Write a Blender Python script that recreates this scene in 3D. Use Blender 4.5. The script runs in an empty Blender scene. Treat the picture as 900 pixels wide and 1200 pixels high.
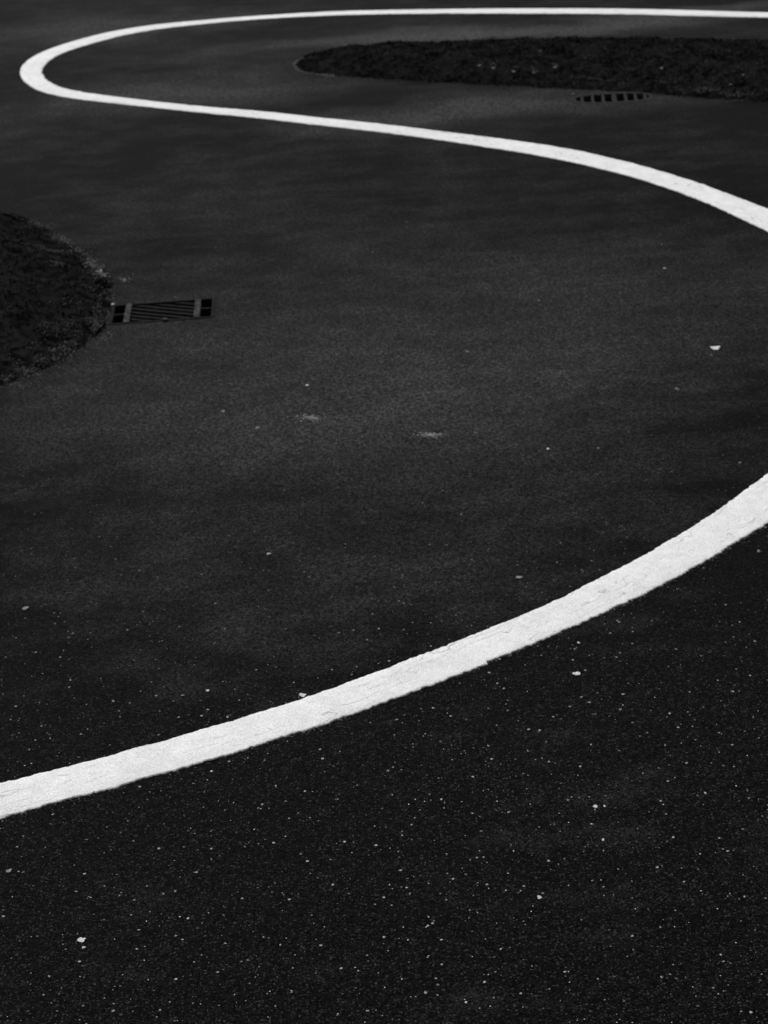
import bpy, bmesh, math, random
import numpy as np
from mathutils import Vector, Matrix, noise
from mathutils.geometry import delaunay_2d_cdt

random.seed(7)
rng = np.random.default_rng(7)
scene = bpy.context.scene
R = math.radians

# ------------------------------------------------------------------ camera
CAM_H = 2.06                       # metres above the asphalt (line is 12 cm wide)
F_PX, Y_HOR, ROLL = 2442.5, -484.2, R(3.74)
PW, PH = 900, 1200
PITCH = math.atan((PH / 2 - Y_HOR) / F_PX)
fwd = Vector((0, math.cos(PITCH), -math.sin(PITCH)))
up0 = Vector((0, math.sin(PITCH), math.cos(PITCH)))
rt0 = Vector((1, 0, 0))
c_, s_ = math.cos(ROLL), math.sin(ROLL)
cam_rt = rt0 * c_ - up0 * s_
cam_up = rt0 * s_ + up0 * c_
cam = bpy.data.cameras.new("camera")
camo = bpy.data.objects.new("camera", cam)
scene.collection.objects.link(camo)
camo.matrix_world = Matrix(((cam_rt.x, cam_up.x, -fwd.x, 0), (cam_rt.y, cam_up.y, -fwd.y, 0),
                            (cam_rt.z, cam_up.z, -fwd.z, CAM_H), (0, 0, 0, 1)))
cam.sensor_fit = 'HORIZONTAL'
cam.sensor_width = 36
cam.lens = F_PX / PW * 36
cam.clip_end = 2000
cam.dof.use_dof = True
cam.dof.focus_distance = 3.2
cam.dof.aperture_fstop = 17
scene.camera = camo

# ------------------------------------------------------------------ light
SUN_EL, SUN_AZ = R(48), R(-25)     # azimuth from +Y (ahead of the camera), to the left
world = bpy.data.worlds.new("World")
scene.world = world
world.use_nodes = True
wn = world.node_tree
bg = wn.nodes["Background"]
sky = wn.nodes.new("ShaderNodeTexSky")
sky.sky_type = 'NISHITA'
sky.sun_disc = False
sky.sun_elevation = SUN_EL
sky.sun_rotation = SUN_AZ
sky.dust_density = 4
bw = wn.nodes.new("ShaderNodeRGBToBW")      # the photograph is black and white: a colourless overcast sky
wn.links.new(sky.outputs[0], bw.inputs[0])
wn.links.new(bw.outputs[0], bg.inputs[0])
bg.inputs[1].default_value = 0.12
sun = bpy.data.lights.new("sun", 'SUN')
sun.energy = 1.0
sun.angle = R(25)
suno = bpy.data.objects.new("sun", sun)
scene.collection.objects.link(suno)
sd = Vector((math.sin(SUN_AZ) * math.cos(SUN_EL), math.cos(SUN_AZ) * math.cos(SUN_EL), math.sin(SUN_EL)))
suno.rotation_euler = sd.to_track_quat('Z', 'Y').to_euler()
vs = scene.view_settings
vs.view_transform = 'Standard'
vs.look = 'None'
vs.gamma = 1
vs.use_curve_mapping = False
vs.exposure = 0.35
scene.render.engine = 'CYCLES'
scene.cycles.max_bounces = 3

# ------------------------------------------------------------------ helpers
def G(px, py, z=0.0):
    """photo pixel -> point on the horizontal plane at height z"""
    d = cam_rt * (px - PW / 2) + cam_up * (PH / 2 - py) + fwd * F_PX
    t = (z - CAM_H) / d.z
    return Vector((d.x * t, d.y * t, z))

def G2(px, py):
    p = G(px, py)
    return (p.x, p.y)

def tag(o, label=None, cat=None, group=None, kind=None):
    for k, v in (("label", label), ("category", cat), ("group", group), ("kind", kind)):
        if v:
            o[k] = v
    return o

def link(name, me, mat=None, parent=None):
    o = bpy.data.objects.new(name, me)
    scene.collection.objects.link(o)
    if mat is not None and me is not None:
        if not me.materials:
            me.materials.append(mat)
    if parent:
        o.parent = parent
    return o

def mesh(name, verts, faces, smooth=False):
    me = bpy.data.meshes.new(name)
    me.from_pydata([tuple(v) for v in verts], [], [tuple(f) for f in faces])
    if smooth:
        me.polygons.foreach_set('use_smooth', [True] * len(me.polygons))
    me.update()
    return me

class NT:
    def __init__(self, name):
        self.m = bpy.data.materials.new(name)
        self.m.use_nodes = True
        self.t = self.m.node_tree
        self.b = self.t.nodes["Principled BSDF"]
    def n(self, typ, **kw):
        nd = self.t.nodes.new("ShaderNode" + typ)
        for k, v in kw.items():
            setattr(nd, k, v)
        return nd
    def put(self, sock, v):
        if isinstance(v, bpy.types.NodeSocket):
            self.t.links.new(v, sock)
        elif isinstance(v, (int, float)) and sock.type in ('RGBA',):
            sock.default_value = (v, v, v, 1)
        else:
            sock.default_value = v
    def math(self, op, a, b=0.0, c=None, clamp=False):
        nd = self.n("Math", operation=op, use_clamp=clamp)
        self.put(nd.inputs[0], a)
        self.put(nd.inputs[1], b)
        if c is not None:
            self.put(nd.inputs[2], c)
        return nd.outputs[0]
    def coord(self, which='Object'):
        return self.n("TexCoord").outputs[which]
    def mapping(self, v, scale=(1, 1, 1), loc=(0, 0, 0), rot=(0, 0, 0)):
        nd = self.n("Mapping")
        self.put(nd.inputs[0], v)
        nd.inputs['Scale'].default_value = scale
        nd.inputs['Location'].default_value = loc
        nd.inputs['Rotation'].default_value = rot
        return nd.outputs[0]
    def noise(self, v, scale, detail=2.0, rough=0.5, dist=0.0):
        nd = self.n("TexNoise")
        self.put(nd.inputs['Vector'], v)
        nd.inputs['Scale'].default_value = scale
        nd.inputs['Detail'].default_value = detail
        nd.inputs['Roughness'].default_value = rough
        nd.inputs['Distortion'].default_value = dist
        return nd.outputs[0]
    def voro(self, v, scale, feature='F1', rand=1.0):
        nd = self.n("TexVoronoi", feature=feature)
        self.put(nd.inputs['Vector'], v)
        nd.inputs['Scale'].default_value = scale
        nd.inputs['Randomness'].default_value = rand
        return nd
    def ramp(self, v, a, b, lo=0.0, hi=1.0, smooth=True):
        nd = self.n("MapRange", clamp=True)
        if smooth:
            nd.interpolation_type = 'SMOOTHSTEP'
        for i, x in enumerate((v, a, b, lo, hi)):
            self.put(nd.inputs[i], x)
        return nd.outputs[0]
    def mix(self, f, a, b):
        nd = self.n("Mix", data_type='FLOAT')
        self.put(nd.inputs[0], f)
        self.put(nd.inputs[2], a)
        self.put(nd.inputs[3], b)
        return nd.outputs[0]
    def bump(self, h, strength, dist, normal=None):
        nd = self.n("Bump")
        nd.inputs['Strength'].default_value = strength
        nd.inputs['Distance'].default_value = dist
        self.put(nd.inputs['Height'], h)
        if normal is not None:
            self.put(nd.inputs['Normal'], normal)
        return nd.outputs[0]
    def out(self, color, rough=0.8, spec=0.3, normal=None):
        self.put(self.b.inputs['Base Color'], color)
        self.put(self.b.inputs['Roughness'], rough)
        self.put(self.b.inputs['Specular IOR Level'], spec)
        if normal is not None:
            self.put(self.b.inputs['Normal'], normal)
        return self.m

# ------------------------------------------------------------------ materials
def asphalt_height_and_tone(k, P):
    """stone-in-binder texture: returns (tone, height)"""
    wob = k.n("VectorMath", operation='ADD')
    nz = k.n("TexNoise")
    k.put(nz.inputs['Vector'], P)
    nz.inputs['Scale'].default_value = 180
    nz.inputs['Detail'].default_value = 1
    sc = k.n("VectorMath", operation='SCALE')
    k.put(sc.inputs[0], nz.outputs[1])
    sc.inputs['Scale'].default_value = 0.004
    k.put(wob.inputs[0], P)
    k.put(wob.inputs[1], sc.outputs[0])
    Q = wob.outputs[0]
    v1 = k.voro(Q, 165)                       # 6 mm stones
    v2 = k.voro(Q, 330)                       # 3 mm grit
    sep1 = k.n("SeparateColor"); k.put(sep1.inputs[0], v1.outputs['Color'])
    sep2 = k.n("SeparateColor"); k.put(sep2.inputs[0], v2.outputs['Color'])
    core1 = k.ramp(v1.outputs['Distance'], 0.55, 0.25)
    core2 = k.ramp(v2.outputs['Distance'], 0.50, 0.25)
    return sep1, sep2, core1, core2

def make_asphalt():
    k = NT("asphalt")
    P = k.coord('Object')
    sep1, sep2, core1, core2 = asphalt_height_and_tone(k, P)
    # dusty and worn areas at their places, with far sheen painted into the colour
    warp = k.n("TexNoise"); k.put(warp.inputs['Vector'], P)
    warp.inputs['Scale'].default_value = 1.1; warp.inputs['Detail'].default_value = 4
    wsub = k.n("VectorMath", operation='SUBTRACT'); k.put(wsub.inputs[0], warp.outputs[1])
    wsub.inputs[1].default_value = (.5, .5, .5)
    wsc = k.n("VectorMath", operation='SCALE'); k.put(wsc.inputs[0], wsub.outputs[0]); wsc.inputs['Scale'].default_value = 1.1
    wadd = k.n("VectorMath", operation='ADD'); k.put(wadd.inputs[0], P); k.put(wadd.inputs[1], wsc.outputs[0])
    W = wadd.outputs[0]
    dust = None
    for (px, py, rx, ry, a) in DUST_SHEEN:
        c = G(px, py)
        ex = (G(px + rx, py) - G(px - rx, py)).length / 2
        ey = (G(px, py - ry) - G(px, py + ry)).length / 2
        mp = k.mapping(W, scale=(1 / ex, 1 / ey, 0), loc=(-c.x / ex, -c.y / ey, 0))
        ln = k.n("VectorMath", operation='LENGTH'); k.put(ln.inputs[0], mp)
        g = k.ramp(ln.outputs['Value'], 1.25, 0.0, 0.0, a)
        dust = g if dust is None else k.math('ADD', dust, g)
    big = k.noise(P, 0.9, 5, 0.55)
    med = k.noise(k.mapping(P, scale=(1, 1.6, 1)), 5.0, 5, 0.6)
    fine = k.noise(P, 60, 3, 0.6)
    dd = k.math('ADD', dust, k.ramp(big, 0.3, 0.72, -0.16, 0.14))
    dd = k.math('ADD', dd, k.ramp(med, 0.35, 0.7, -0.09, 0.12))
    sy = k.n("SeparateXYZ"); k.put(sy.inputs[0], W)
    dd = k.math('ADD', dd, k.ramp(sy.outputs[1], 3.2, 6.6, 0.0, 0.13))  # asphalt colour lightened with distance, painting in the grazing sky sheen
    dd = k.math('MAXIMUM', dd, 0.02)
    # binder, stones, a few pale stones
    def heavy(r, p, amp):
        return k.math('MULTIPLY', k.math('POWER', r, p), amp)
    s1 = k.math('MULTIPLY', heavy(sep1.outputs[0], 5.0, 0.030), core1)
    s2 = k.math('MULTIPLY', heavy(sep2.outputs[0], 7.0, 0.050), core2)
    w1 = k.math('MULTIPLY', k.ramp(sep1.outputs[1], 0.990, 0.999, 0.0, 0.34), core1)
    w2 = k.math('MULTIPLY', k.ramp(sep2.outputs[1], 0.9935, 0.999, 0.0, 0.55), core2)
    tone = k.math('ADD', k.math('ADD', s1, s2), k.math('ADD', w1, w2))
    tone = k.math('MULTIPLY', tone, k.ramp(dd, 0.0, 0.6, 1.0, 0.35))      # stones fade under the dusty wear and painted sheen
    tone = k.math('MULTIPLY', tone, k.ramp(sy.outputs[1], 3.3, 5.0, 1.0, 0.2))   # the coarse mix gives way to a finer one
    grain = k.math('ADD', k.math('MULTIPLY_ADD', k.math('POWER', sep1.outputs[2], 3.0), 1.4, 0.15), k.math('MULTIPLY', k.math('POWER', sep2.outputs[2], 3.0), 2.0))
    grain = k.math('MULTIPLY', grain, k.ramp(fine, 0.25, 0.75, 0.7, 1.3, smooth=False))
    dust_sheen_c = k.math('MULTIPLY', k.math('MULTIPLY_ADD', dd, 0.041, 0.0016), grain)
    col = k.math('ADD', tone, dust_sheen_c)
    h = k.math('MULTIPLY', core1, k.math('ADD', sep1.outputs[2], 0.3))
    nrm = k.bump(h, 0.5, 0.0016)
    return k.out(col, rough=0.8, spec=0.018, normal=nrm)

def make_paint():
    k = NT("white_road_paint")
    P = k.coord('Object')
    uv = k.coord('UV')
    at = k.n("Attribute"); at.attribute_name = 'edge'
    ed = at.outputs['Fac']
    sep1, sep2, core1, core2 = asphalt_height_and_tone(k, P)
    n1 = k.noise(P, 420, 2, 0.6)
    n2 = k.noise(P, 22, 4, 0.65)
    # hairline cracks and scuffs drawn out along the line
    cv = k.mapping(uv, scale=(2.6, 26, 1))
    nzc = k.n("TexNoise"); k.put(nzc.inputs['Vector'], uv); nzc.inputs['Scale'].default_value = 14; nzc.inputs['Detail'].default_value = 4
    s = k.n("VectorMath", operation='SCALE'); k.put(s.inputs[0], nzc.outputs[1]); s.inputs['Scale'].default_value = 1.3
    a = k.n("VectorMath", operation='ADD'); k.put(a.inputs[0], cv); k.put(a.inputs[1], s.outputs[0])
    vc = k.voro(a.outputs[0], 1.0, 'DISTANCE_TO_EDGE')
    crack = k.ramp(vc.outputs['Distance'], 0.042, 0.0)
    patch = k.ramp(k.noise(k.mapping(uv, scale=(2.2, 9, 1)), 1.6, 3, 0.6), 0.45, 0.58)
    crack = k.math('MULTIPLY', k.math('MULTIPLY', crack, patch), k.ramp(n2, 0.35, 0.6))
    scuff = k.ramp(k.noise(k.mapping(uv, scale=(7, 42, 1)), 1.6, 5, 0.62), 0.58, 0.74)
    # worn rim
    rim = k.ramp(k.math('ADD', ed, k.math('MULTIPLY', k.math('SUBTRACT', k.noise(P, 110, 4, 0.7), 0.5), 0.016)), 0.0022, -0.0012)
    pit = k.math('MULTIPLY', k.ramp(sep1.outputs[1], 0.93, 0.99), core1)
    base = k.ramp(n1, 0.28, 0.72, 0.52, 0.96, smooth=False)
    base = k.math('MULTIPLY', base, k.ramp(n2, 0.25, 0.75, 0.93, 1.03))
    base = k.math('MULTIPLY', base, k.ramp(k.noise(P, 5.5, 4, 0.65), 0.35, 0.65, 0.94, 1.02))
    base = k.math('MULTIPLY', base, k.math('SUBTRACT', 1.0, k.math('MULTIPLY', crack, 0.55)))
    base = k.math('MULTIPLY', base, k.math('SUBTRACT', 1.0, k.math('MULTIPLY', scuff, 0.30)))
    base = k.math('MULTIPLY', base, k.math('SUBTRACT', 1.0, k.math('MULTIPLY', pit, 0.18)))
    base = k.mix(k.math('MULTIPLY', rim, 0.8), base, 0.10)
    h = k.math('ADD', core1, k.math('MULTIPLY', n1, 0.6))
    h = k.math('SUBTRACT', h, k.math('MULTIPLY', crack, 1.5))
    return k.out(base, rough=0.7, spec=0.25, normal=k.bump(h, 0.35, 0.0012))

def make_plain(name, lo, hi, scale, rough=0.9, spec=0.15, bump=0.003, attr=False):
    k = NT(name)
    P = k.coord('Object')
    n = k.noise(P, scale, 4, 0.65)
    col = k.ramp(n, 0.3, 0.7, lo, hi)
    if attr:
        at = k.n("Attribute"); at.attribute_name = 'tone'
        col = k.math('MULTIPLY', at.outputs['Fac'], k.ramp(n, 0.3, 0.7, 0.75, 1.2))
    return k.out(col, rough=rough, spec=spec, normal=k.bump(n, 0.6, bump))

#          px   py   rx   ry   amount of dusty wear and painted sheen together
DUST_SHEEN = [(440, 440, 460, 205, 0.56), (720, 480, 260, 120, 0.18), (230, 102, 220, 28, 0.75),
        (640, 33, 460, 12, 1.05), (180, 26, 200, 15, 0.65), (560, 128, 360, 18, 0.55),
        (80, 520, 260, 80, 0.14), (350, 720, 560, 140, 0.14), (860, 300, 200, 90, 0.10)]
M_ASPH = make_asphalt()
M_PAINT = make_paint()
M_SOIL = make_plain("dark_soil", 0.003, 0.017, 32, bump=0.012, spec=0.0)
M_BLADE = make_plain("dark_grass", 0.01, 0.02, 8, rough=0.9, spec=0.01, attr=True)
M_GRIT = make_plain("pale_grit", 0.3, 0.6, 300, rough=0.7, spec=0.3, bump=0.001, attr=True)
M_IRON = make_plain("cast_iron", 0.005, 0.014, 60, rough=0.8, spec=0.02, bump=0.001)
M_IRON_L = make_plain("scuffed_iron", 0.002, 0.055, 75, rough=0.8, spec=0.05, bump=0.001)
M_IRON_D = make_plain("dusty_iron", 0.014, 0.032, 60, rough=0.8, spec=0.02, bump=0.001)
M_PIT = make_plain("drain_shaft_concrete", 0.006, 0.015, 20)
M_STONE = make_plain("pale_stone", 0.06, 0.20, 90, bump=0.002)
M_CHIP = make_plain("white_chip", 0.38, 0.72, 250, rough=0.6, bump=0.0008)
M_CHIPG = make_plain("grey_chip", 0.12, 0.26, 250, rough=0.7, bump=0.0008)
M_CHIPD = make_plain("black_chip", 0.003, 0.006, 250, rough=0.8, bump=0.0008)

# ------------------------------------------------------------------ drain outlines (holes in the road)
def frame_axes(a, b):
    """local axes of a grate from two ground points on its long axis"""
    A, B = Vector(a), Vector(b)
    u = (B - A).normalized()
    v = Vector((-u.y, u.x, 0))
    return (A + B) / 2, u, v, (B - A).length / 2

gc1, gu1, gv1, hl1 = frame_axes(G(130.5, 369.4), G(250.5, 360.6))
hw1 = (G(137, 357.0) - G(137, 379.0)).length / 2
gc2, gu2, gv2, hl2 = frame_axes(G(671, 116.8), G(764, 112.6))
hw2 = 0.095

def rect_loop(c, u, v, a, b):
    return [c + u * sx * a + v * sy * b for sx, sy in ((-1, -1), (1, -1), (1, 1), (-1, 1))]

def oval_pt(t, a, b, p=2.6):
    ct, st = math.cos(t), math.sin(t)
    return (a * math.copysign(abs(ct) ** (2 / p), ct), b * math.copysign(abs(st) ** (2 / p), st))

OV = 40
oval_loop = [gc2 + gu2 * oval_pt(2 * math.pi * i / OV, hl2, hw2)[0] + gv2 * oval_pt(2 * math.pi * i / OV, hl2, hw2)[1] for i in range(OV)]
rect1 = rect_loop(gc1, gu1, gv1, hl1, hw1)

# ------------------------------------------------------------------ road (one sheet with two openings)
def build_road():
    pts, edges = [], []
    def loop(ps):
        n0 = len(pts)
        for p in ps:
            pts.append(Vector((p[0], p[1])))
        for i in range(len(ps)):
            edges.append((n0 + i, n0 + (i + 1) % len(ps)))
    S = 400
    loop([(-S, -S), (S, -S), (S, S), (-S, S)])
    loop(rect1)
    loop(oval_loop)
    for x in np.arange(-4, 4.1, 1.0):
        for y in np.arange(0, 14.1, 1.0):
            pts.append(Vector((float(x) + random.uniform(-.1, .1), float(y) + random.uniform(-.1, .1))))
    vs_, es_, fs_, _, _, _ = delaunay_2d_cdt(pts, edges, [], 1, 1e-6)
    def inrect(p):
        d = Vector((p[0], p[1], 0)) - gc1
        return abs(d.dot(gu1)) < hl1 - 1e-5 and abs(d.dot(gv1)) < hw1 - 1e-5
    def inoval(p):
        d = Vector((p[0], p[1], 0)) - gc2
        return (abs(d.dot(gu2)) / hl2) ** 2.6 + (abs(d.dot(gv2)) / hw2) ** 2.6 < 0.999
    faces = []
    for f in fs_:
        c = sum((vs_[i] for i in f), Vector((0, 0))) / len(f)
        if inrect(c) or inoval(c):
            continue
        faces.append(list(f) if True else f)
    me = mesh("road", [(v.x, v.y, 0) for v in vs_], faces)
    bm = bmesh.new(); bm.from_mesh(me)
    bmesh.ops.recalc_face_normals(bm, faces=bm.faces)
    for f in bm.faces:
        if f.normal.z < 0:
            f.normal_flip()
    bm.to_mesh(me); bm.free()
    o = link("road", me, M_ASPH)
    tag(o, "dark worn asphalt surface the white line runs across", kind="structure")
    return o

road = build_road()

# ------------------------------------------------------------------ the white line
AT = [(0,918.9),(50,907.2),(100,894),(150,881.1),(200,867),(250,852.2),(300,837.3),(350,822.2),(400,804.7),(450,784.9),(500,766),(550,746.7),(600,727.8),(650,706.2),(700,680),(750,654.4),(800,625.6),(855,590),(900,554.4)]
AB = [(0,958.9),(50,945.6),(100,931.6),(150,919.4),(200,905.2),(250,889.3),(300,874.4),(350,859.3),(400,842.6),(450,824.4),(500,806.0),(550,786.2),(600,766),(650,744.4),(700,722.5),(750,698.9),(800,673.8),(855,641),(890,619),(900,611.6)]
BT = [(900,246),(855,228),(810,212.4),(765,198.4),(720,186.6),(670,175.6),(620,167.3),(570,161.1),(520,154.7),(470,148.2),(420,143.0),(370,137.9),(330,133.3),(285,129),(240,125.6),(195,121),(160,116.7),(126.7,112.5),(93.3,108),(76.7,105),(61.7,99.2),(52.5,92.5),(48,85.8),(49.2,80),(55,73.3),(65,66.3),(76.7,60.8),(93.3,55.8),(110,50.8),(135,44),(160,38.6),(195,33),(240,28.6),(265,25.6),(310,22.4),(355,20),(400,18.1),(445,17),(490,16.4),(535,16.2),(580,16.2),(605,16.3),(650,16.4),(695,16.6),(740,17),(765,17.9),(810,19),(855,20),(900,21)]
BB = [(900,272.4),(855,250),(810,231),(765,215),(720,202),(670,190.4),(620,180.7),(570,172.9),(520,165),(470,158.4),(420,152.2),(370,146.6),(330,142.0),(285,137),(240,133),(195,128),(160,124.2),(126.7,120.8),(93.3,117),(68.3,113),(48.3,108),(35,101.7),(25,91.7),(23,85),(24.2,79.2),(31.7,70.8),(43.3,64.2),(60,56.9),(76.7,51.3),(93.3,46.3),(110,42),(135,36.3),(160,32.3),(195,27.6),(240,24),(265,21.6),(310,18.4),(355,15.6),(400,13.2),(445,12.4),(490,11.6),(535,10.9),(580,10.4),(605,10.3),(650,10.3),(695,10.4),(740,10.8),(765,11.5),(810,12.4),(855,14),(900,15)]
gnd = lambda L: np.array([G2(*p) for p in L])

def catmull(P, step=0.01):
    P = np.vstack([2 * P[0] - P[1], P, 2 * P[-1] - P[-2]])
    out = []
    for i in range(1, len(P) - 2):
        p0, p1, p2, p3 = P[i - 1:i + 3]
        n = max(2, int(np.linalg.norm(p2 - p1) / step))
        t = np.linspace(0, 1, n, endpoint=False)[:, None]
        out.append(0.5 * (2 * p1 + (p2 - p0) * t + (2 * p0 - 5 * p1 + 4 * p2 - p3) * t ** 2 + (3 * p1 - p0 - 3 * p2 + p3) * t ** 3))
    out.append(P[-2:-1])
    return np.vstack(out)

def resample(P, step):
    d = np.r_[0, np.cumsum(np.linalg.norm(np.diff(P, axis=0), axis=1))]
    s = np.arange(0, d[-1], step)
    return np.stack([np.interp(s, d, P[:, 0]), np.interp(s, d, P[:, 1])], 1), s

def gsm(x, sig):
    n = int(3 * sig)
    kx = np.exp(-0.5 * (np.arange(-n, n + 1) / sig) ** 2); kx /= kx.sum()
    if x.ndim == 1:
        xp = np.r_[2 * x[0] - x[1:n + 1][::-1], x, 2 * x[-1] - x[-n - 1:-1][::-1]]
        return np.convolve(xp, kx, 'valid')
    return np.stack([gsm(x[:, i], sig) for i in range(x.shape[1])], 1)

def hermite(p0, m0, p1, m1, n):
    t = np.linspace(0, 1, n)[1:-1, None]
    return (2*t**3-3*t**2+1)*p0 + (t**3-2*t**2+t)*m0 + (-2*t**3+3*t**2)*p1 + (t**3-t**2)*m1

def chain(A, B):
    a, b = gnd(A), gnd(B)
    ta = a[-1] - a[-4]; ta /= np.linalg.norm(ta)
    tb = b[3] - b[0]; tb /= np.linalg.norm(tb)
    L = np.linalg.norm(b[0] - a[-1])
    mid = hermite(a[-1], ta * L * 1.25, b[0], tb * L * 1.25, 14)
    # carry on out of frame with the same gentle bend
    t0 = a[0] - a[2]; t0 /= np.linalg.norm(t0)
    pre = [a[0] + t0 * q + np.array([-t0[1], t0[0]]) * (0.05 * q * q) for q in (2.4, 2.0, 1.6, 1.2, 0.8, 0.4)]
    t1 = b[-1] - b[-4]; t1 /= np.linalg.norm(t1)
    post = [b[-1] + t1 * q - np.array([-t1[1], t1[0]]) * (0.03 * q * q) for q in (0.5, 1.0, 1.5, 2.0, 2.5, 3.0)]
    return catmull(np.vstack([pre, a, mid, b, post]))

def build_line():
    inn, _ = resample(chain(AT, BB), 0.01)
    out, _ = resample(chain(AB, BT), 0.01)
    # centre line and width
    d2 = ((inn[:, None, :] - out[None, :, :]) ** 2).sum(2) if len(inn) * len(out) < 2e7 else None
    j = np.empty(len(inn), int); lo = 0
    for i in range(len(inn)):
        a, b = max(0, lo - 5), min(len(out), lo + 120)
        j[i] = a + int(np.argmin(((out[a:b] - inn[i]) ** 2).sum(1))); lo = j[i]
    q = out[j]
    cen = (inn + q) / 2
    wid = np.linalg.norm(inn - q, axis=1)
    cen = gsm(cen, 8.0); wid = np.clip(gsm(wid, 14.0), 0.085, 0.165)
    d = np.r_[0, np.cumsum(np.linalg.norm(np.diff(cen, axis=0), axis=1))]
    STEP = 0.005
    s = np.arange(0, d[-1], STEP)
    C = gsm(np.stack([np.interp(s, d, cen[:, 0]), np.interp(s, d, cen[:, 1])], 1), 8)
    w = np.interp(s, d, wid)
    T = np.gradient(C, axis=0); T /= np.linalg.norm(T, axis=1)[:, None]
    N = np.stack([-T[:, 1], T[:, 0]], 1)          # left of travel = inner edge on the near branch
    def rag(seed, amp):
        r = np.array([noise.fractal(Vector((x * 14, seed, 0)), 1.0, 2.0, 3) for x in s]) * amp * 0.8
        r += np.array([noise.fractal(Vector((x * 75, seed + 9, 0)), 1.0, 2.0, 3) for x in s]) * amp * 0.7
        r += rng.normal(size=len(s)) * amp * 0.12
        return r
    el = w / 2 + rag(3.1, 0.0038)
    er = w / 2 + rag(8.7, 0.0058)
    # notches where the spray run was restarted
    def sat(px, py):
        p = np.array(G2(px, py)); return int(np.argmin(((C - p) ** 2).sum(1)))
    i0 = sat(560, 770); er[i0 - 34:i0] += np.linspace(0, 0.006, 34)
    er[i0:i0 + 14] -= np.linspace(0.004, 0, 14)
    i1 = sat(890, 600); er[i1:i1 + 30] -= np.linspace(0.010, 0, 30)
    i2 = sat(697, 697); el[i2:i2 + 14] += np.linspace(0.004, 0, 14)
    H = 0.0024
    prof = []
    for off, z in ((el + 0.0012, 0.0006), (el, H), (el - 0.006, H + 0.0006), (el * 0.35, H + 0.0008), (-er * 0.35, H + 0.0008),
                   (-er + 0.006, H + 0.0006), (-er, H), (-er - 0.0012, 0.0006)):
        prof.append((off, z))
    n, m = len(s), len(prof)
    V = np.zeros((n, m, 3)); E = np.zeros((n, m)); U = np.zeros((n, m, 2))
    for q_, (off, z) in enumerate(prof):
        V[:, q_, :2] = C + N * off[:, None]; V[:, q_, 2] = z
        E[:, q_] = np.minimum(el - off, er + off)
        U[:, q_, 0] = s; U[:, q_, 1] = off
    idx = np.arange(n * m).reshape(n, m)
    F = np.stack([idx[:-1, :-1], idx[:-1, 1:], idx[1:, 1:], idx[1:, :-1]], -1).reshape(-1, 4)
    me = mesh("road_line", V.reshape(-1, 3), F.tolist(), smooth=True)
    bm = bmesh.new(); bm.from_mesh(me)
    if sum(f.normal.z for f in bm.faces) < 0:
        bmesh.ops.reverse_faces(bm, faces=bm.faces)
    bm.to_mesh(me); bm.free()
    at = me.attributes.new('edge', 'FLOAT', 'POINT'); at.data.foreach_set('value', E.reshape(-1))
    uvl = me.uv_layers.new(name='UVMap')
    li = np.empty(len(me.loops), int); me.loops.foreach_get('vertex_index', li)
    uvl.data.foreach_set('uv', U.reshape(-1, 2)[li].reshape(-1))
    o = link("road_line", me, M_PAINT)
    tag(o, "long white painted line snaking in an S across the asphalt", kind="structure")
    return C, w, N, er, el

LINE_C, LINE_W, LINE_N, LINE_ER, LINE_EL = build_line()

# ------------------------------------------------------------------ grass islands
def in_poly(x, y, P):
    c = np.zeros(len(x), bool); j = len(P) - 1
    for i in range(len(P)):
        xi, yi = P[i]; xj, yj = P[j]
        c ^= ((yi > y) != (yj > y)) & (x < (xj - xi) * (y - yi) / (yj - yi + 1e-12) + xi)
        j = i
    return c

def edge_dist(x, y, P):
    best = np.full(len(x), 1e9)
    for i in range(len(P)):
        a = P[i]; b = P[(i + 1) % len(P)]; d = b - a
        t = np.clip(((x - a[0]) * d[0] + (y - a[1]) * d[1]) / (d @ d), 0, 1)
        best = np.minimum(best, np.hypot(a[0] + t * d[0] - x, a[1] + t * d[1] - y))
    return best

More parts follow.
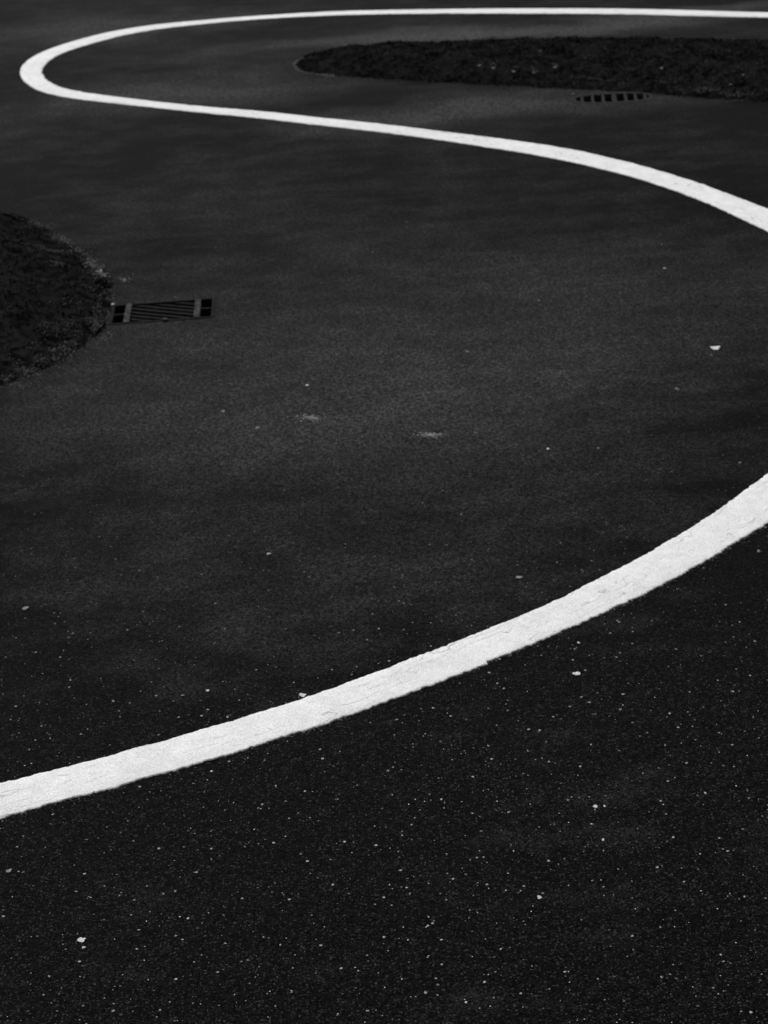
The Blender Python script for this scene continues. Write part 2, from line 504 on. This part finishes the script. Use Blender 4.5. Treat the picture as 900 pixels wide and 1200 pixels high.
def island(px_pts, label, hmax, ramp, res, grass_n, rim_n, rim_tone, grass_tone, blade_h, avoid=None):
    P = gnd(px_pts)
    Pc = catmull(np.vstack([P, P[:1]]), 0.03)[:-1]
    # ragged outline
    nn = np.array([[noise.noise(Vector((p[0] * 18, p[1] * 18, 1))), noise.noise(Vector((p[0] * 18, p[1] * 18, 7)))] for p in Pc])
    Pc = Pc + nn * 0.012
    x0, y0 = Pc.min(0); x1, y1 = Pc.max(0)
    pts = [Vector((float(p[0]), float(p[1]))) for p in Pc]
    edges = [(i, (i + 1) % len(Pc)) for i in range(len(Pc))]
    gx, gy = np.meshgrid(np.arange(x0, x1, res), np.arange(y0, y1, res))
    gx = gx.ravel() + rng.uniform(-.3, .3, gx.size) * res; gy = gy.ravel() + rng.uniform(-.3, .3, gy.size) * res
    ok = in_poly(gx, gy, Pc)
    gx, gy = gx[ok], gy[ok]
    ed = edge_dist(gx, gy, Pc); ok = ed > res * 0.5
    gx, gy = gx[ok], gy[ok]
    pts += [Vector((float(a), float(b))) for a, b in zip(gx, gy)]
    vs_, _, fs_, _, _, _ = delaunay_2d_cdt(pts, edges, [], 1, 1e-6)
    vx = np.array([v.x for v in vs_]); vy = np.array([v.y for v in vs_])
    ed = edge_dist(vx, vy, Pc)
    def height(x, y, e):
        t = np.clip(e / ramp, 0, 1); b = t * t * (3 - 2 * t)
        nz = np.array([noise.fractal(Vector((a * 7, c * 7, 3)), 1.0, 2.0, 4) for a, c in zip(x, y)])
        lump = np.array([noise.fractal(Vector((a * 30, c * 30, 5)), 1.0, 2.0, 3) for a, c in zip(x, y)])
        return hmax * b + (nz * 0.022 + 0.008) * np.clip(e / 0.06, 0, 1) + lump * 0.006 * np.clip(e / 0.02, 0, 1) + 0.004
    vz = np.where(ed < 1e-4, -0.01, height(vx, vy, ed))
    me = mesh("grass_island", np.stack([vx, vy, vz], 1), [list(f) for f in fs_], smooth=True)
    bm = bmesh.new(); bm.from_mesh(me)
    for f in bm.faces:
        f.normal_update()
        if f.normal.z < 0:
            f.normal_flip()
    bm.to_mesh(me); bm.free()
    o = link("grass_island", me, M_SOIL)
    tag(o, label[0], kind="structure")
    # grass blades
    def blades(n, rim):
        X = np.empty(0); Y = np.empty(0)
        while len(X) < n:
            a = rng.uniform(x0, x1, n * 4); b = rng.uniform(y0, y1, n * 4)
            e_in = in_poly(a, b, Pc)
            if rim:
                e = edge_dist(a, b, Pc)
                clump = np.array([noise.fractal(Vector((p * 6, q * 6, 11)), 1.0, 2.0, 3) for p, q in zip(a, b)])
                keep = (e < np.where(e_in, 0.05, 0.012)) & (rng.uniform(0, 1, len(a)) < np.clip(0.35 + clump * 1.3, 0.02, 1))
            else:
                clump = np.array([noise.fractal(Vector((p * 9, q * 9, 2)), 1.0, 2.0, 3) for p, q in zip(a, b)])
                keep = e_in & (rng.uniform(0, 1, len(a)) < np.clip(0.45 + clump, 0.05, 1))
            if avoid is not None:
                c, u, v, hl, hw = avoid
                dx, dy = a - c.x, b - c.y
                keep &= ~((abs(dx * u.x + dy * u.y) < hl) & (abs(dx * v.x + dy * v.y) < hw))
            X = np.r_[X, a[keep]]; Y = np.r_[Y, b[keep]]
        X, Y = X[:n], Y[:n]
        e = edge_dist(X, Y, Pc); ins = in_poly(X, Y, Pc)
        Z = np.where(ins, height(X, Y, e), 0.0) - 0.003
        return X, Y, Z
    def blade_mesh(X, Y, Z, tone_lo, tone_hi, hlo, hhi, lean):
        n = len(X)
        L = rng.uniform(hlo, hhi, n); W = rng.uniform(0.0012, 0.003, n)
        az = rng.uniform(0, 2 * np.pi, n); la = rng.uniform(0, 2 * np.pi, n); ln = L * rng.uniform(0.1, lean, n)
        base = np.stack([X, Y, Z], 1)
        side = np.stack([np.cos(az) * W, np.sin(az) * W, 0 * W], 1)
        lv = np.stack([np.cos(la) * ln, np.sin(la) * ln, 0 * ln], 1)
        upv = np.stack([0 * L, 0 * L, L], 1)
        v = np.stack([base - side, base + side, base + lv * .35 + upv * .6 + side * .7, base + lv * .35 + upv * .6 - side * .7, base + lv + upv * rng.uniform(.55, 1, n)[:, None]], 1)
        i = np.arange(n)[:, None] * 5
        F = [list(f) for f in (i + np.array([0, 1, 2, 3]))] + [list(f) for f in (i + np.array([3, 2, 4]))]
        cm = np.array([noise.fractal(Vector((p * 5, q * 8, 41)), 1.0, 2.0, 4) for p, q in zip(X, Y)])
        tn = np.repeat(tone_lo + (tone_hi - tone_lo) * rng.uniform(0, 1, n) ** 2.2 * np.clip(0.45 + 1.6 * cm, 0.04, 2.0), 5)
        return v.reshape(-1, 3), F, tn
    X, Y, Z = blades(grass_n, False)
    v, F, tn = blade_mesh(X, Y, Z, grass_tone[0], grass_tone[1], blade_h * .4, blade_h, 1.0)
    me = mesh("grass", v, F); a = me.attributes.new('tone', 'FLOAT', 'POINT'); a.data.foreach_set('value', tn)
    tag(link("grass", me, M_BLADE), label[1], "grass", kind="stuff")
    X, Y, Z = blades(rim_n, True)
    v, F, tn = blade_mesh(X, Y, Z, rim_tone[0], rim_tone[1], 0.004, 0.014, 1.6)
    me = mesh("dry_grass", v, F); a = me.attributes.new('tone', 'FLOAT', 'POINT'); a.data.foreach_set('value', tn)
    tag(link("dry_grass", me, M_BLADE), label[2], "dry grass", kind="stuff")
    return Pc, height

LEFT_PX = [(-260, 262), (-120, 240), (0, 251), (30, 259), (58, 273), (84, 289), (106, 305), (121, 321), (128, 336), (129, 352), (127, 372), (120, 388), (104, 402), (80, 418), (50, 433), (20, 446), (0, 456), (-90, 492), (-220, 470), (-330, 360)]
FAR_PX = [(346, 77), (352, 69), (370, 63), (400, 57), (440, 53), (500, 50), (580, 48), (660, 46.5), (740, 46.5), (820, 47), (900, 48.5), (1050, 54), (1250, 75), (1250, 118), (1050, 126), (900, 119), (840, 116), (780, 111.5), (720, 107.5), (660, 104.5), (600, 101), (540, 98), (480, 94.5), (430, 91.5), (395, 89), (370, 86.5), (353, 83)]
PL, HL = island(LEFT_PX, ("dark soil bed with rounded edge at the left of the asphalt", "sparse dark grass on the left rounded bed", "pale dry grass along the rim of the left bed"),
            0.045, 0.30, 0.025, 9000, 9000, (0.006, 0.20), (0.003, 0.05), 0.018)
PF, HF = island(FAR_PX, ("long dark grass bed tapering to a point beyond the line", "short dark grass covering the far tapered bed", "pale dry grass along the rim of the far bed"),
            0.03, 0.35, 0.03, 30000, 5000, (0.005, 0.12), (0.003, 0.10), 0.018, avoid=(gc2, gu2, gv2, hl2, hw2 + .01))

# ------------------------------------------------------------------ drain grates
def bar(name, c, u, v, p, q, wid, z0, z1, mat, parent):
    """straight bevelled bar between local points p and q"""
    p, q = Vector(p), Vector(q)
    d = (q - p).normalized(); s = Vector((-d.y, d.x))
    b = min(0.0015, wid * .25)
    vs_ = []
    for e in (p, q):
        for off, z in ((-wid / 2, z0), (wid / 2, z0), (wid / 2, z1 - b), (wid / 2 - b, z1), (-wid / 2 + b, z1), (-wid / 2, z1 - b)):
            l = e + s * off
            w = u * l.x + v * l.y
            vs_.append((w.x, w.y, z))
    f = [[i, (i + 1) % 6, 6 + (i + 1) % 6, 6 + i] for i in range(6)] + [[5, 4, 3, 2, 1, 0], [6, 7, 8, 9, 10, 11]]
    me = mesh(name, vs_, f)
    bm = bmesh.new(); bm.from_mesh(me); bmesh.ops.recalc_face_normals(bm, faces=bm.faces); bm.to_mesh(me); bm.free()
    return link(name, me, mat, parent)

def ring(name, u, v, outer, inner, z0, z1, mat, parent):
    n = len(outer); vs_ = []
    for lst, z in ((outer, z0), (outer, z1), (inner, z1), (inner, z0)):
        for a, b in lst:
            w = u * a + v * b; vs_.append((w.x, w.y, z))
    f = []
    for k in range(4):
        for i in range(n):
            j = (i + 1) % n
            f.append([k * n + i, k * n + j, ((k + 1) % 4) * n + j, ((k + 1) % 4) * n + i])
    me = mesh(name, vs_, f)
    bm = bmesh.new(); bm.from_mesh(me); bmesh.ops.recalc_face_normals(bm, faces=bm.faces); bm.to_mesh(me); bm.free()
    return link(name, me, mat, parent)

def shaft(u, v, lp, depth, parent):
    n = len(lp); vs_ = []
    for z in (-0.004, -depth):
        for a, b in lp:
            w = u * a + v * b; vs_.append((w.x, w.y, z))
    f = [[i, n + i, n + (i + 1) % n, (i + 1) % n] for i in range(n)] + [list(range(n, 2 * n))]
    return link("shaft", mesh("shaft", vs_, f), M_PIT, parent)

def clip(p, d, xa, xb, ya, yb):
    t0, t1 = -9, 9
    for o, dd, lo, hi in ((p[0], d[0], xa, xb), (p[1], d[1], ya, yb)):
        if abs(dd) < 1e-9:
            if not lo <= o <= hi: return None
            continue
        a, b = (lo - o) / dd, (hi - o) / dd
        if a > b: a, b = b, a
        t0, t1 = max(t0, a), min(t1, b)
    if t1 - t0 < 0.03: return None
    return (p[0] + d[0] * t0, p[1] + d[1] * t0), (p[0] + d[0] * t1, p[1] + d[1] * t1)

def grate_rect():
    e = bpy.data.objects.new("drain_grate", None); scene.collection.objects.link(e)
    e.location = gc1
    tag(e, "rectangular iron drain grate with slanting slats beside the left bed", "drain grate", "drain grates beside the beds")
    a, b = hl1, hw1
    rc = lambda x, y: [(-x, -y), (x, -y), (x, y), (-x, y)]
    fw = 0.007
    ring("frame", gu1, gv1, rc(a + .004, b + .004), rc(a - fw, b - fw), -0.03, 0.002, M_IRON, e)
    shaft(gu1, gv1, rc(a + .002, b + .002), 0.35, e)
    xb = a - 0.052
    for s in (-1, 1):
        x = s * xb
        bar("crossbar", gc1, gu1, gv1, (x, -b + fw - .002), (x, b - fw + .002), 0.020, -0.03, 0.004, M_IRON_L, e)
        bar("divider", gc1, gu1, gv1, (s * (xb + .009), 0.002), (s * (a - fw + .002), 0.002), 0.012, -0.03, 0.0005, M_IRON, e)
    p0, p1 = G(151, 362), G(234, 370)
    d = (p1 - p0); d = Vector((d.dot(gu1), d.dot(gv1))).normalized()
    nrm = Vector((-d.y, d.x))
    for k in range(-6, 7):
        o = nrm * (k * 0.031 + 0.006)
        seg = clip((o.x, o.y), (d.x, d.y), -xb + .009, xb - .009, -b + fw - .002, b - fw + .002)
        if seg:
            bar("slat", gc1, gu1, gv1, seg[0], seg[1], 0.013 + 0.004 * random.random(), -0.028, -0.0015 - 0.0004 * (k % 3), M_IRON, e)

def grate_oval():
    e = bpy.data.objects.new("drain_grate", None); scene.collection.objects.link(e)
    e.location = gc2
    tag(e, "oval iron drain grate with a row of short slots at the far bed", "drain grate", "drain grates beside the beds")
    op = lambda a, b: [oval_pt(2 * math.pi * i / OV, a, b) for i in range(OV)]
    ring("frame", gu2, gv2, op(hl2 + .004, hw2 + .004), op(hl2 - .012, hw2 - .022), -0.03, 0.001, M_IRON_D, e)
    shaft(gu2, gv2, op(hl2 + .002, hw2 + .002), 0.35, e)
    xs = [-0.128, -0.083, -0.038, 0.009, 0.058, 0.100, 0.140]
    for i, x in enumerate(xs):
        y = (hw2 - .022) * max(0.05, 1 - (abs(x) / (hl2 - .012)) ** 2.6) ** (1 / 2.6) + .006
        bar("slat", gc2, gu2, gv2, (x, -y), (x, y), 0.013 if i != 3 else 0.020, -0.03, 0.0, M_IRON_D, e)

grate_rect()
grate_oval()

# ------------------------------------------------------------------ loose chips, one object each
def chip_mesh(seed, flat=0.4, pts=10):
    r = random.Random(seed)
    bm = bmesh.new()
    for _ in range(pts):
        v = Vector((r.gauss(0, 1), r.gauss(0, 1), r.gauss(0, 1))).normalized() * r.uniform(0.5, 1.0)
        bm.verts.new((v.x * 0.5, v.y * 0.5, (v.z * 0.5) * flat))
    bmesh.ops.convex_hull(bm, input=bm.verts)
    for v in [v for v in bm.verts if not v.link_faces]:
        bm.verts.remove(v)
    me = bpy.data.meshes.new("chip"); bm.to_mesh(me); bm.free()
    return me

def petal_mesh(seed):
    """a thin curled flake"""
    r = random.Random(seed); n = 12; vs_ = [(0, 0, 0.05)]
    for i in range(n):
        t = 2 * math.pi * i / n; q = r.uniform(.26, .5)
        vs_.append((math.cos(t) * q, math.sin(t) * q, 0.05 + 0.16 * math.cos(t) ** 2 * r.uniform(.6, 1.2)))
    top = len(vs_)
    vs_ += [(x * .98, y * .98, z - 0.06) for x, y, z in vs_]
    f = [[0, 1 + i, 1 + (i + 1) % n] for i in range(n)]
    f += [[top, top + 1 + (i + 1) % n, top + 1 + i] for i in range(n)]
    f += [[1 + i, top + 1 + i, top + 1 + (i + 1) % n, 1 + (i + 1) % n] for i in range(n)]
    return mesh("flake", vs_, f, smooth=False)

def on_ground(px, py, wpx, hpx, kind, mat, name, label, cat, group, z=0.0, flat=0.4):
    c = G(px, py, z)
    L = (G(px + wpx / 2, py, z) - G(px - wpx / 2, py, z)).length
    D = (G(px, py - hpx / 2, z) - G(px, py + hpx / 2, z)).length
    D = max(0.35 * L, min(D, L * 1.3))
    seed = int(px * 13 + py * 7)
    me = petal_mesh(seed) if kind == 'p' else chip_mesh(seed, flat)
    o = link(name, me, mat)
    o.scale = (L, D, max(L, D) * (0.5 if kind == 'p' else 0.8))
    zs = [v.co.z for v in me.vertices]
    o.location = (c.x, c.y, z - min(zs) * o.scale.z + 0.0005)
    o.rotation_euler = (0, 0, random.uniform(-.4, .4))
    tag(o, label, cat, group)
    return o

GC = "pale chips lying loose on the asphalt"
for a in (
    (838, 408, 14, 5, 'p', M_CHIP, "flake", "white flake right of centre between the two arms of the line"),
    (779, 315, 5, 4, 'c', M_CHIP, "stone_chip", "small white chip below the line where it leaves the right edge"),
    (632, 353, 5, 3, 'c', M_CHIPG, "stone_chip", "tiny grey chip left of the small white chip below the line"),
    (548, 413, 6, 3, 'c', M_CHIPG, "stone_chip", "faint grey chip in the middle of the open asphalt"),
    (360, 452, 5, 4, 'c', M_CHIP, "stone_chip", "small white chip just above the left pale scuff"),
    (302, 502, 7, 4, 'c', M_CHIPG, "stone_chip", "grey chip left of the left pale scuff"),
    (262, 483, 7, 3, 'c', M_CHIPG, "stone_chip", "leftmost flat grey chip below the rectangular grate"),
    (793, 458, 10, 4, 'c', M_CHIPG, "stone_chip", "flat grey chip below the white flake right of centre"),
    (737, 507, 3, 5, 'c', M_CHIPG, "stone_chip", "narrow grey chip above the bend near the right edge"),
    (643, 527, 6, 4, 'c', M_CHIP, "stone_chip", "white chip right of the right pale scuff"),
    (701, 526, 5, 4, 'c', M_CHIPG, "stone_chip", "grey chip right of the white chip near the right scuff"),
    (867, 543, 6, 4, 'c', M_CHIPG, "stone_chip", "grey chip just above the line near the right edge"),
    (608, 677, 10, 4, 'p', M_CHIPG, "flake", "grey flake just above the near arm of the line"),
    (675, 790, 12, 5, 'p', M_CHIP, "flake", "white flake just below the near arm of the line"),
    (678, 754, 5, 4, 'c', M_CHIP, "stone_chip", "small white chip touching the lower edge of the near line"),
    (355, 815, 12, 5, 'p', M_CHIP, "flake", "white flake against the upper edge of the near line"),
    (243, 810, 6, 5, 'c', M_CHIP, "stone_chip", "bright white chip above the near line on the left"),
    (30, 713, 10, 4, 'p', M_CHIPG, "flake", "flat grey flake at the left edge above the near line"),
    (96, 1102, 11, 7, 'p', M_CHIP, "flake", "white curled flake at the lower left, largest near the camera"),
    (98, 1111, 6, 3, 'c', M_CHIP, "stone_chip", "white crumb beside the curled flake at the lower left"),
    (10, 1021, 10, 5, 'p', M_CHIPG, "flake", "pale flake at the left edge below the line"),
    (888, 647, 7, 6, 'c', M_CHIPG, "stone_chip", "grey chip below the line at the right edge"),
    (315, 650, 8, 4, 'c', M_CHIP, "stone_chip", "white chip with a dark crumb at its left, above the line"),
    (307, 650, 7, 4, 'c', M_CHIPD, "stone_chip", "dark crumb beside a white chip above the line"),
    (88, 498, 8, 4, 'c', M_CHIPD, "stone_chip", "black crumb on the asphalt below the left bed"),
    (699, 946, 8, 5, 'c', M_CHIP, "stone_chip", "brightest white chip in the dark asphalt at lower right"),
    (708, 945, 5, 3, 'c', M_CHIP, "stone_chip", "white crumb beside the brightest chip at lower right"),
    (706, 985, 6, 4, 'c', M_CHIP, "stone_chip", "white chip straight below the brightest chip at lower right"),
    (632, 1052, 7, 5, 'c', M_CHIP, "stone_chip", "white chip low in the centre right of the asphalt"),
    (248, 905, 5, 4, 'c', M_CHIP, "stone_chip", "white chip just under the near line on the left"),
    (546, 1176, 6, 4, 'c', M_CHIP, "stone_chip", "white chip at the bottom edge near the centre"),
    (540, 604, 6, 3, 'c', M_CHIPG, "stone_chip", "grey chip below the right pale scuff"),
    (132, 357, 5, 4, 'c', M_CHIP, "stone_chip", "tiny white chip at the left corner of the rectangular grate"),
    (205, 349.5, 6, 4, 'c', M_STONE, "stone_chip", "small pebble on the far edge of the rectangular grate"),
    (193, 374.5, 9, 5, 'c', M_STONE, "stone_chip", "crumbled pebble on the near edge of the rectangular grate"),
    (672, 111, 5, 4, 'c', M_STONE, "stone_chip", "small pebble at the left end of the oval grate"),
):
    zz = 0.003 if a[0] in (205, 193, 132) else 0.0
    on_ground(*a[:7], a[7], "flake" if a[6] == "flake" else "stone chip", GC, z=zz)

# stones and litter on the beds
def bed_z(H, P, px, py):
    z = 0.0
    for _ in range(4):
        g = G(px, py, z)
        e = edge_dist(np.array([g.x]), np.array([g.y]), P)
        z = float(H(np.array([g.x]), np.array([g.y]), e)[0]) if in_poly(np.array([g.x]), np.array([g.y]), P)[0] else 0.0
    return z
on_ground(347, 76, 8, 7, 'c', M_STONE, "edge_stone", "pale stone at the pointed tip of the far bed", "stone", None, flat=.6)
on_ground(122, 325, 8, 7, 'c', M_STONE, "edge_stone", "pale stone on the corner of the left bed's rim", "stone", None, z=bed_z(HL, PL, 122, 326) - 0.004, flat=.7)
lit = [(562, 77, "leftmost"), (578, 80, "second"), (602, 84, "third"), (626, 85, "fourth"), (650, 79, "fifth")]
for px, py, w in lit:
    on_ground(px, py, random.uniform(3.5, 6.5), random.uniform(2, 3.5), 'p', M_STONE, "fallen_leaf", w + " in the row of pale fallen leaves on the far bed", "leaf", "pale leaves fallen on the far bed", z=bed_z(HF, PF, px, py) + .012)
for px, py, w in ((633, 60, "pale fallen leaf highest up on the far bed"), (775, 80, "pale fallen leaf by itself in the middle of the far bed"),
                  (856, 99, "pale fallen leaf on the far bed's right, nearer the road"), (870, 88, "pale fallen leaf on the far bed's right, farther in")):
    on_ground(px, py, random.uniform(3.5, 6.5), random.uniform(2, 3.5), 'p', M_STONE, "fallen_leaf", w, "leaf", "pale leaves fallen on the far bed", z=bed_z(HF, PF, px, py) + .012)

# ------------------------------------------------------------------ pale scuffs of crushed grit
def crumbs(name, X, Y, Z, S, tone, label, cat):
    n = len(X)
    base = np.array([(1, 0, 0), (-.5, .87, 0), (-.5, -.87, 0), (.2, .1, .8), (-.25, -.15, .65)])
    tri = np.array([(0, 1, 3), (1, 4, 3), (1, 2, 4), (2, 0, 3), (2, 3, 4)])
    a = rng.uniform(0, 2 * np.pi, n)
    b = base[None] * (S * .5)[:, None, None] * rng.uniform(.6, 1.25, (n, 5, 1))
    x = b[..., 0] * np.cos(a)[:, None] - b[..., 1] * np.sin(a)[:, None] + X[:, None]
    y = b[..., 0] * np.sin(a)[:, None] + b[..., 1] * np.cos(a)[:, None] + Y[:, None]
    z = b[..., 2] + Z[:, None]
    F = (np.arange(n)[:, None, None] * 5 + tri[None]).reshape(-1, 3)
    me = mesh(name, np.stack([x, y, z], -1).reshape(-1, 3), F.tolist())
    at = me.attributes.new('tone', 'FLOAT', 'POINT'); at.data.foreach_set('value', np.repeat(tone, 5))
    return tag(link(name, me, M_GRIT), label, cat, kind="stuff")

for px, py, rx, ry, n, lab in ((365, 490, 14, 2.6, 420, "pale smear of crushed grit, left of the two on the asphalt"),
                               (505, 510, 15, 2.6, 400, "pale smear of crushed grit, right of the two on the asphalt"),
                               (145, 328, 7, 5, 110, "faint crumbs on the asphalt beside the left bed's corner")):
    q = rng.normal(size=(n, 2)) * np.where(rng.uniform(0, 1, n) < 0.5, 0.28, 0.75)[:, None]
    q[:, 1] += 0.25 * np.sin(q[:, 0] * 3)
    g = np.array([G2(px + a * rx, py + b * ry) for a, b in q])
    crumbs("crushed_grit", g[:, 0], g[:, 1], np.full(n, 0.0002), rng.uniform(.0015, .005, n), 0.12 + 0.75 * rng.uniform(0, 1, n) ** 2, lab, "grit")

# pale crumbs along the rims of the beds
for P_, H_, n0, hi, box, lab in ((PL, HL, 60000, 0.50, (-40, 150, 235, 470), "pale crumbs along the rim of the left bed"),
                                 (PF, HF, 40000, 0.22, (330, 930, 35, 130), "pale crumbs along the rim of the far bed")):
    a = rng.uniform(box[0], box[1], n0); b = rng.uniform(box[2], box[3], n0)
    g = np.array([G2(p, q) for p, q in zip(a, b)])
    e = edge_dist(g[:, 0], g[:, 1], P_); ins = in_poly(g[:, 0], g[:, 1], P_)
    cl = np.array([noise.fractal(Vector((p * 4.5, q * 4.5, 33)), 1.0, 2.0, 3) for p, q in g])
    k_ = (e < np.where(ins, 0.035, 0.014) * (1 + 1.2 * cl)) & (rng.uniform(0, 1, n0) < np.clip(0.35 + 1.2 * cl, 0.03, 1))
    sp = ins & (rng.uniform(0, 1, n0) < np.clip(cl - 0.30, 0, 1) * 0.35)          # scattered clods inside the bed
    k_ |= sp
    for c, u, v, hl, hw in ((gc1, gu1, gv1, hl1, hw1), (gc2, gu2, gv2, hl2, hw2)):
        dx, dy = g[:, 0] - c.x, g[:, 1] - c.y
        k_ &= ~((abs(dx * u.x + dy * u.y) < hl) & (abs(dx * v.x + dy * v.y) < hw))
    g, e, ins = g[k_], e[k_], ins[k_]; n = len(g)
    z = np.where(ins, H_(g[:, 0], g[:, 1], e), 0) + 0.0004
    crumbs("rim_grit", g[:, 0], g[:, 1], z, rng.uniform(.0018, .005, n), 0.01 + hi * rng.uniform(0, 1, n) ** 2.5, lab, "grit")

def litter(P_, H_, spots, lab):
    X, Y, Z, T, S = [], [], [], [], []
    for px, py, rx, ry, m, hi in spots:
        z0 = bed_z(H_, P_, px, py)
        for a, b in rng.normal(size=(m * 2, 2)) * 0.7:
            g = G(px + a * rx, py + b * ry, z0)
            X.append(g.x); Y.append(g.y); T.append(0.012 + 1.9 * hi * random.random() ** 2); S.append(random.uniform(.002, .006))
    X, Y = np.array(X), np.array(Y)
    ins = in_poly(X, Y, P_)
    Z = np.where(ins, H_(X, Y, edge_dist(X, Y, P_)) + 0.011, 0.0004)
    crumbs("dry_litter", X, Y, Z, np.array(S), np.array(T), lab, "dry litter")
litter(PL, HL, [(28, 258, 16, 2.5, 60, .10), (46, 266, 11, 3, 90, .18), (70, 281, 11, 3, 80, .14), (93, 297, 9, 3.5, 110, .22), (111, 313, 8, 5, 170, .35),
                (119, 322, 5, 4, 90, .5), (45, 293, 15, 3, 90, .09), (66, 299, 9, 2.5, 70, .12), (66, 313, 9, 2, 50, .12), (107, 341, 8, 3, 50, .07),
                (60, 393, 11, 5, 110, .08), (82, 391, 10, 5, 110, .08), (112, 386, 9, 5, 150, .14), (122, 395, 7, 4, 120, .16), (88, 418, 13, 5, 120, .07),
                (18, 450, 17, 3, 170, .14), (40, 440, 14, 3, 140, .14), (60, 431, 12, 3, 80, .09), (20, 350, 20, 8, 60, .02)],
       "pale dry litter lying in streaks on the left bed")
litter(PF, HF, [(562, 78, 6, 2, 16, .25), (578, 80, 4, 2, 12, .3), (603, 84, 4, 2, 14, .22), (626, 85, 4, 2, 14, .25), (650, 79, 5, 2, 18, .22), (500, 61, 12, 3, 25, .08),
                (700, 100, 22, 1.6, 70, .10), (770, 98, 25, 2, 60, .07), (828, 112, 16, 1.5, 90, .16), (865, 116, 14, 1.3, 80, .16), (860, 93, 14, 5, 40, .12),
                (480, 72, 60, 10, 90, .05), (700, 70, 140, 12, 160, .05), (590, 92, 60, 3, 60, .05), (690, 111, 22, 1.5, 40, .09)],
       "pale dry litter scattered over the far bed")

# pale gritty kerbing round the tip of the far bed
path = [(392, 89.5), (375, 87.5), (360, 85.5), (350, 82.5), (345.5, 77.5), (348, 72.5), (354, 68.5)]
n = 700
t = rng.uniform(0, len(path) - 1.001, n); i_ = t.astype(int); fr = t - i_
pp = np.array(path); q = pp[i_] * (1 - fr)[:, None] + pp[i_ + 1] * fr[:, None] + rng.normal(size=(n, 2)) * np.array([1.2, 0.5])
g = np.array([G2(a, b) for a, b in q])
crumbs("rim_grit", g[:, 0], g[:, 1], np.full(n, 0.001), rng.uniform(.003, .010, n), 0.03 + 0.28 * rng.uniform(0, 1, n) ** 2, "pale gritty edge round the tip of the far bed", "grit")

# overspray crumbs along the lower edge of the near stretch of line
sel = np.where((LINE_C[:, 1] < 5.2) & (abs(LINE_C[:, 0]) < 1.6))[0]
n = 3200
j = rng.choice(sel, n)
cl = np.array([noise.fractal(Vector((LINE_C[i, 0] * 5, LINE_C[i, 1] * 5, 55)), 1.0, 2.0, 3) for i in j])
k_ = rng.uniform(0, 1, n) < np.clip(0.25 + 1.5 * cl, 0.02, 1); j = j[k_]; n = len(j)
low = rng.uniform(0, 1, n) < 0.85
off = np.where(low, -LINE_ER[j] - 0.001 - np.abs(rng.normal(size=n)) * 0.004, LINE_EL[j] + 0.001 + np.abs(rng.normal(size=n)) * 0.003)
g = LINE_C[j] + LINE_N[j] * off[:, None] + rng.normal(size=(n, 2)) * 0.002
crumbs("paint_crumbs", g[:, 0], g[:, 1], np.full(n, 0.0004), rng.uniform(.0015, .004, n), 0.05 + 0.5 * rng.uniform(0, 1, n) ** 2, "grey paint crumbs along the edges of the near white line", "paint crumbs")

# loose grit all over the asphalt
def scatter():
    n = 39000
    px = rng.uniform(-350, 1250, n); py = rng.uniform(130, 1260, n)
    g = np.array([G2(a, b) for a, b in zip(px, py)])
    k = (~in_poly(g[:, 0], g[:, 1], PL)) & (~in_poly(g[:, 0], g[:, 1], PF))
    d1 = g - np.array([gc1.x, gc1.y])
    k &= ~((abs(d1 @ np.array([gu1.x, gu1.y])) < hl1 + .01) & (abs(d1 @ np.array([gv1.x, gv1.y])) < hw1 + .01))
    # keep off the paint
    near = np.empty(len(g))
    Cc = LINE_C[::6]; Wc = LINE_W[::6]
    for i in range(0, len(g), 2000):
        dd = ((g[i:i + 2000, None] - Cc[None]) ** 2).sum(2); j = dd.argmin(1)
        near[i:i + 2000] = np.sqrt(dd.min(1)) - Wc[j] / 2
    k &= near > 0.006
    cl = np.array([noise.fractal(Vector((a * 5, b * 5, 21)), 1.0, 2.0, 3) for a, b in g])
    k &= rng.uniform(0, 1, n) < np.clip(0.4 + cl, 0.08, 1)
    k &= rng.uniform(0, 1, n) < np.clip((py - 480) / 520, 0.04, 1)      # thinner where traffic has swept it away
    g = g[k]; n = len(g)
    u = rng.uniform(0, 1, n)
    S = 0.0012 + 0.0040 * u ** 3.5
    tone = 0.03 + 0.80 * rng.uniform(0, 1, n) ** 6
    crumbs("loose_grit", g[:, 0], g[:, 1], np.full(n, 0.0004), S, tone, "tiny pale grit scattered over the dark asphalt", "grit")
scatter()
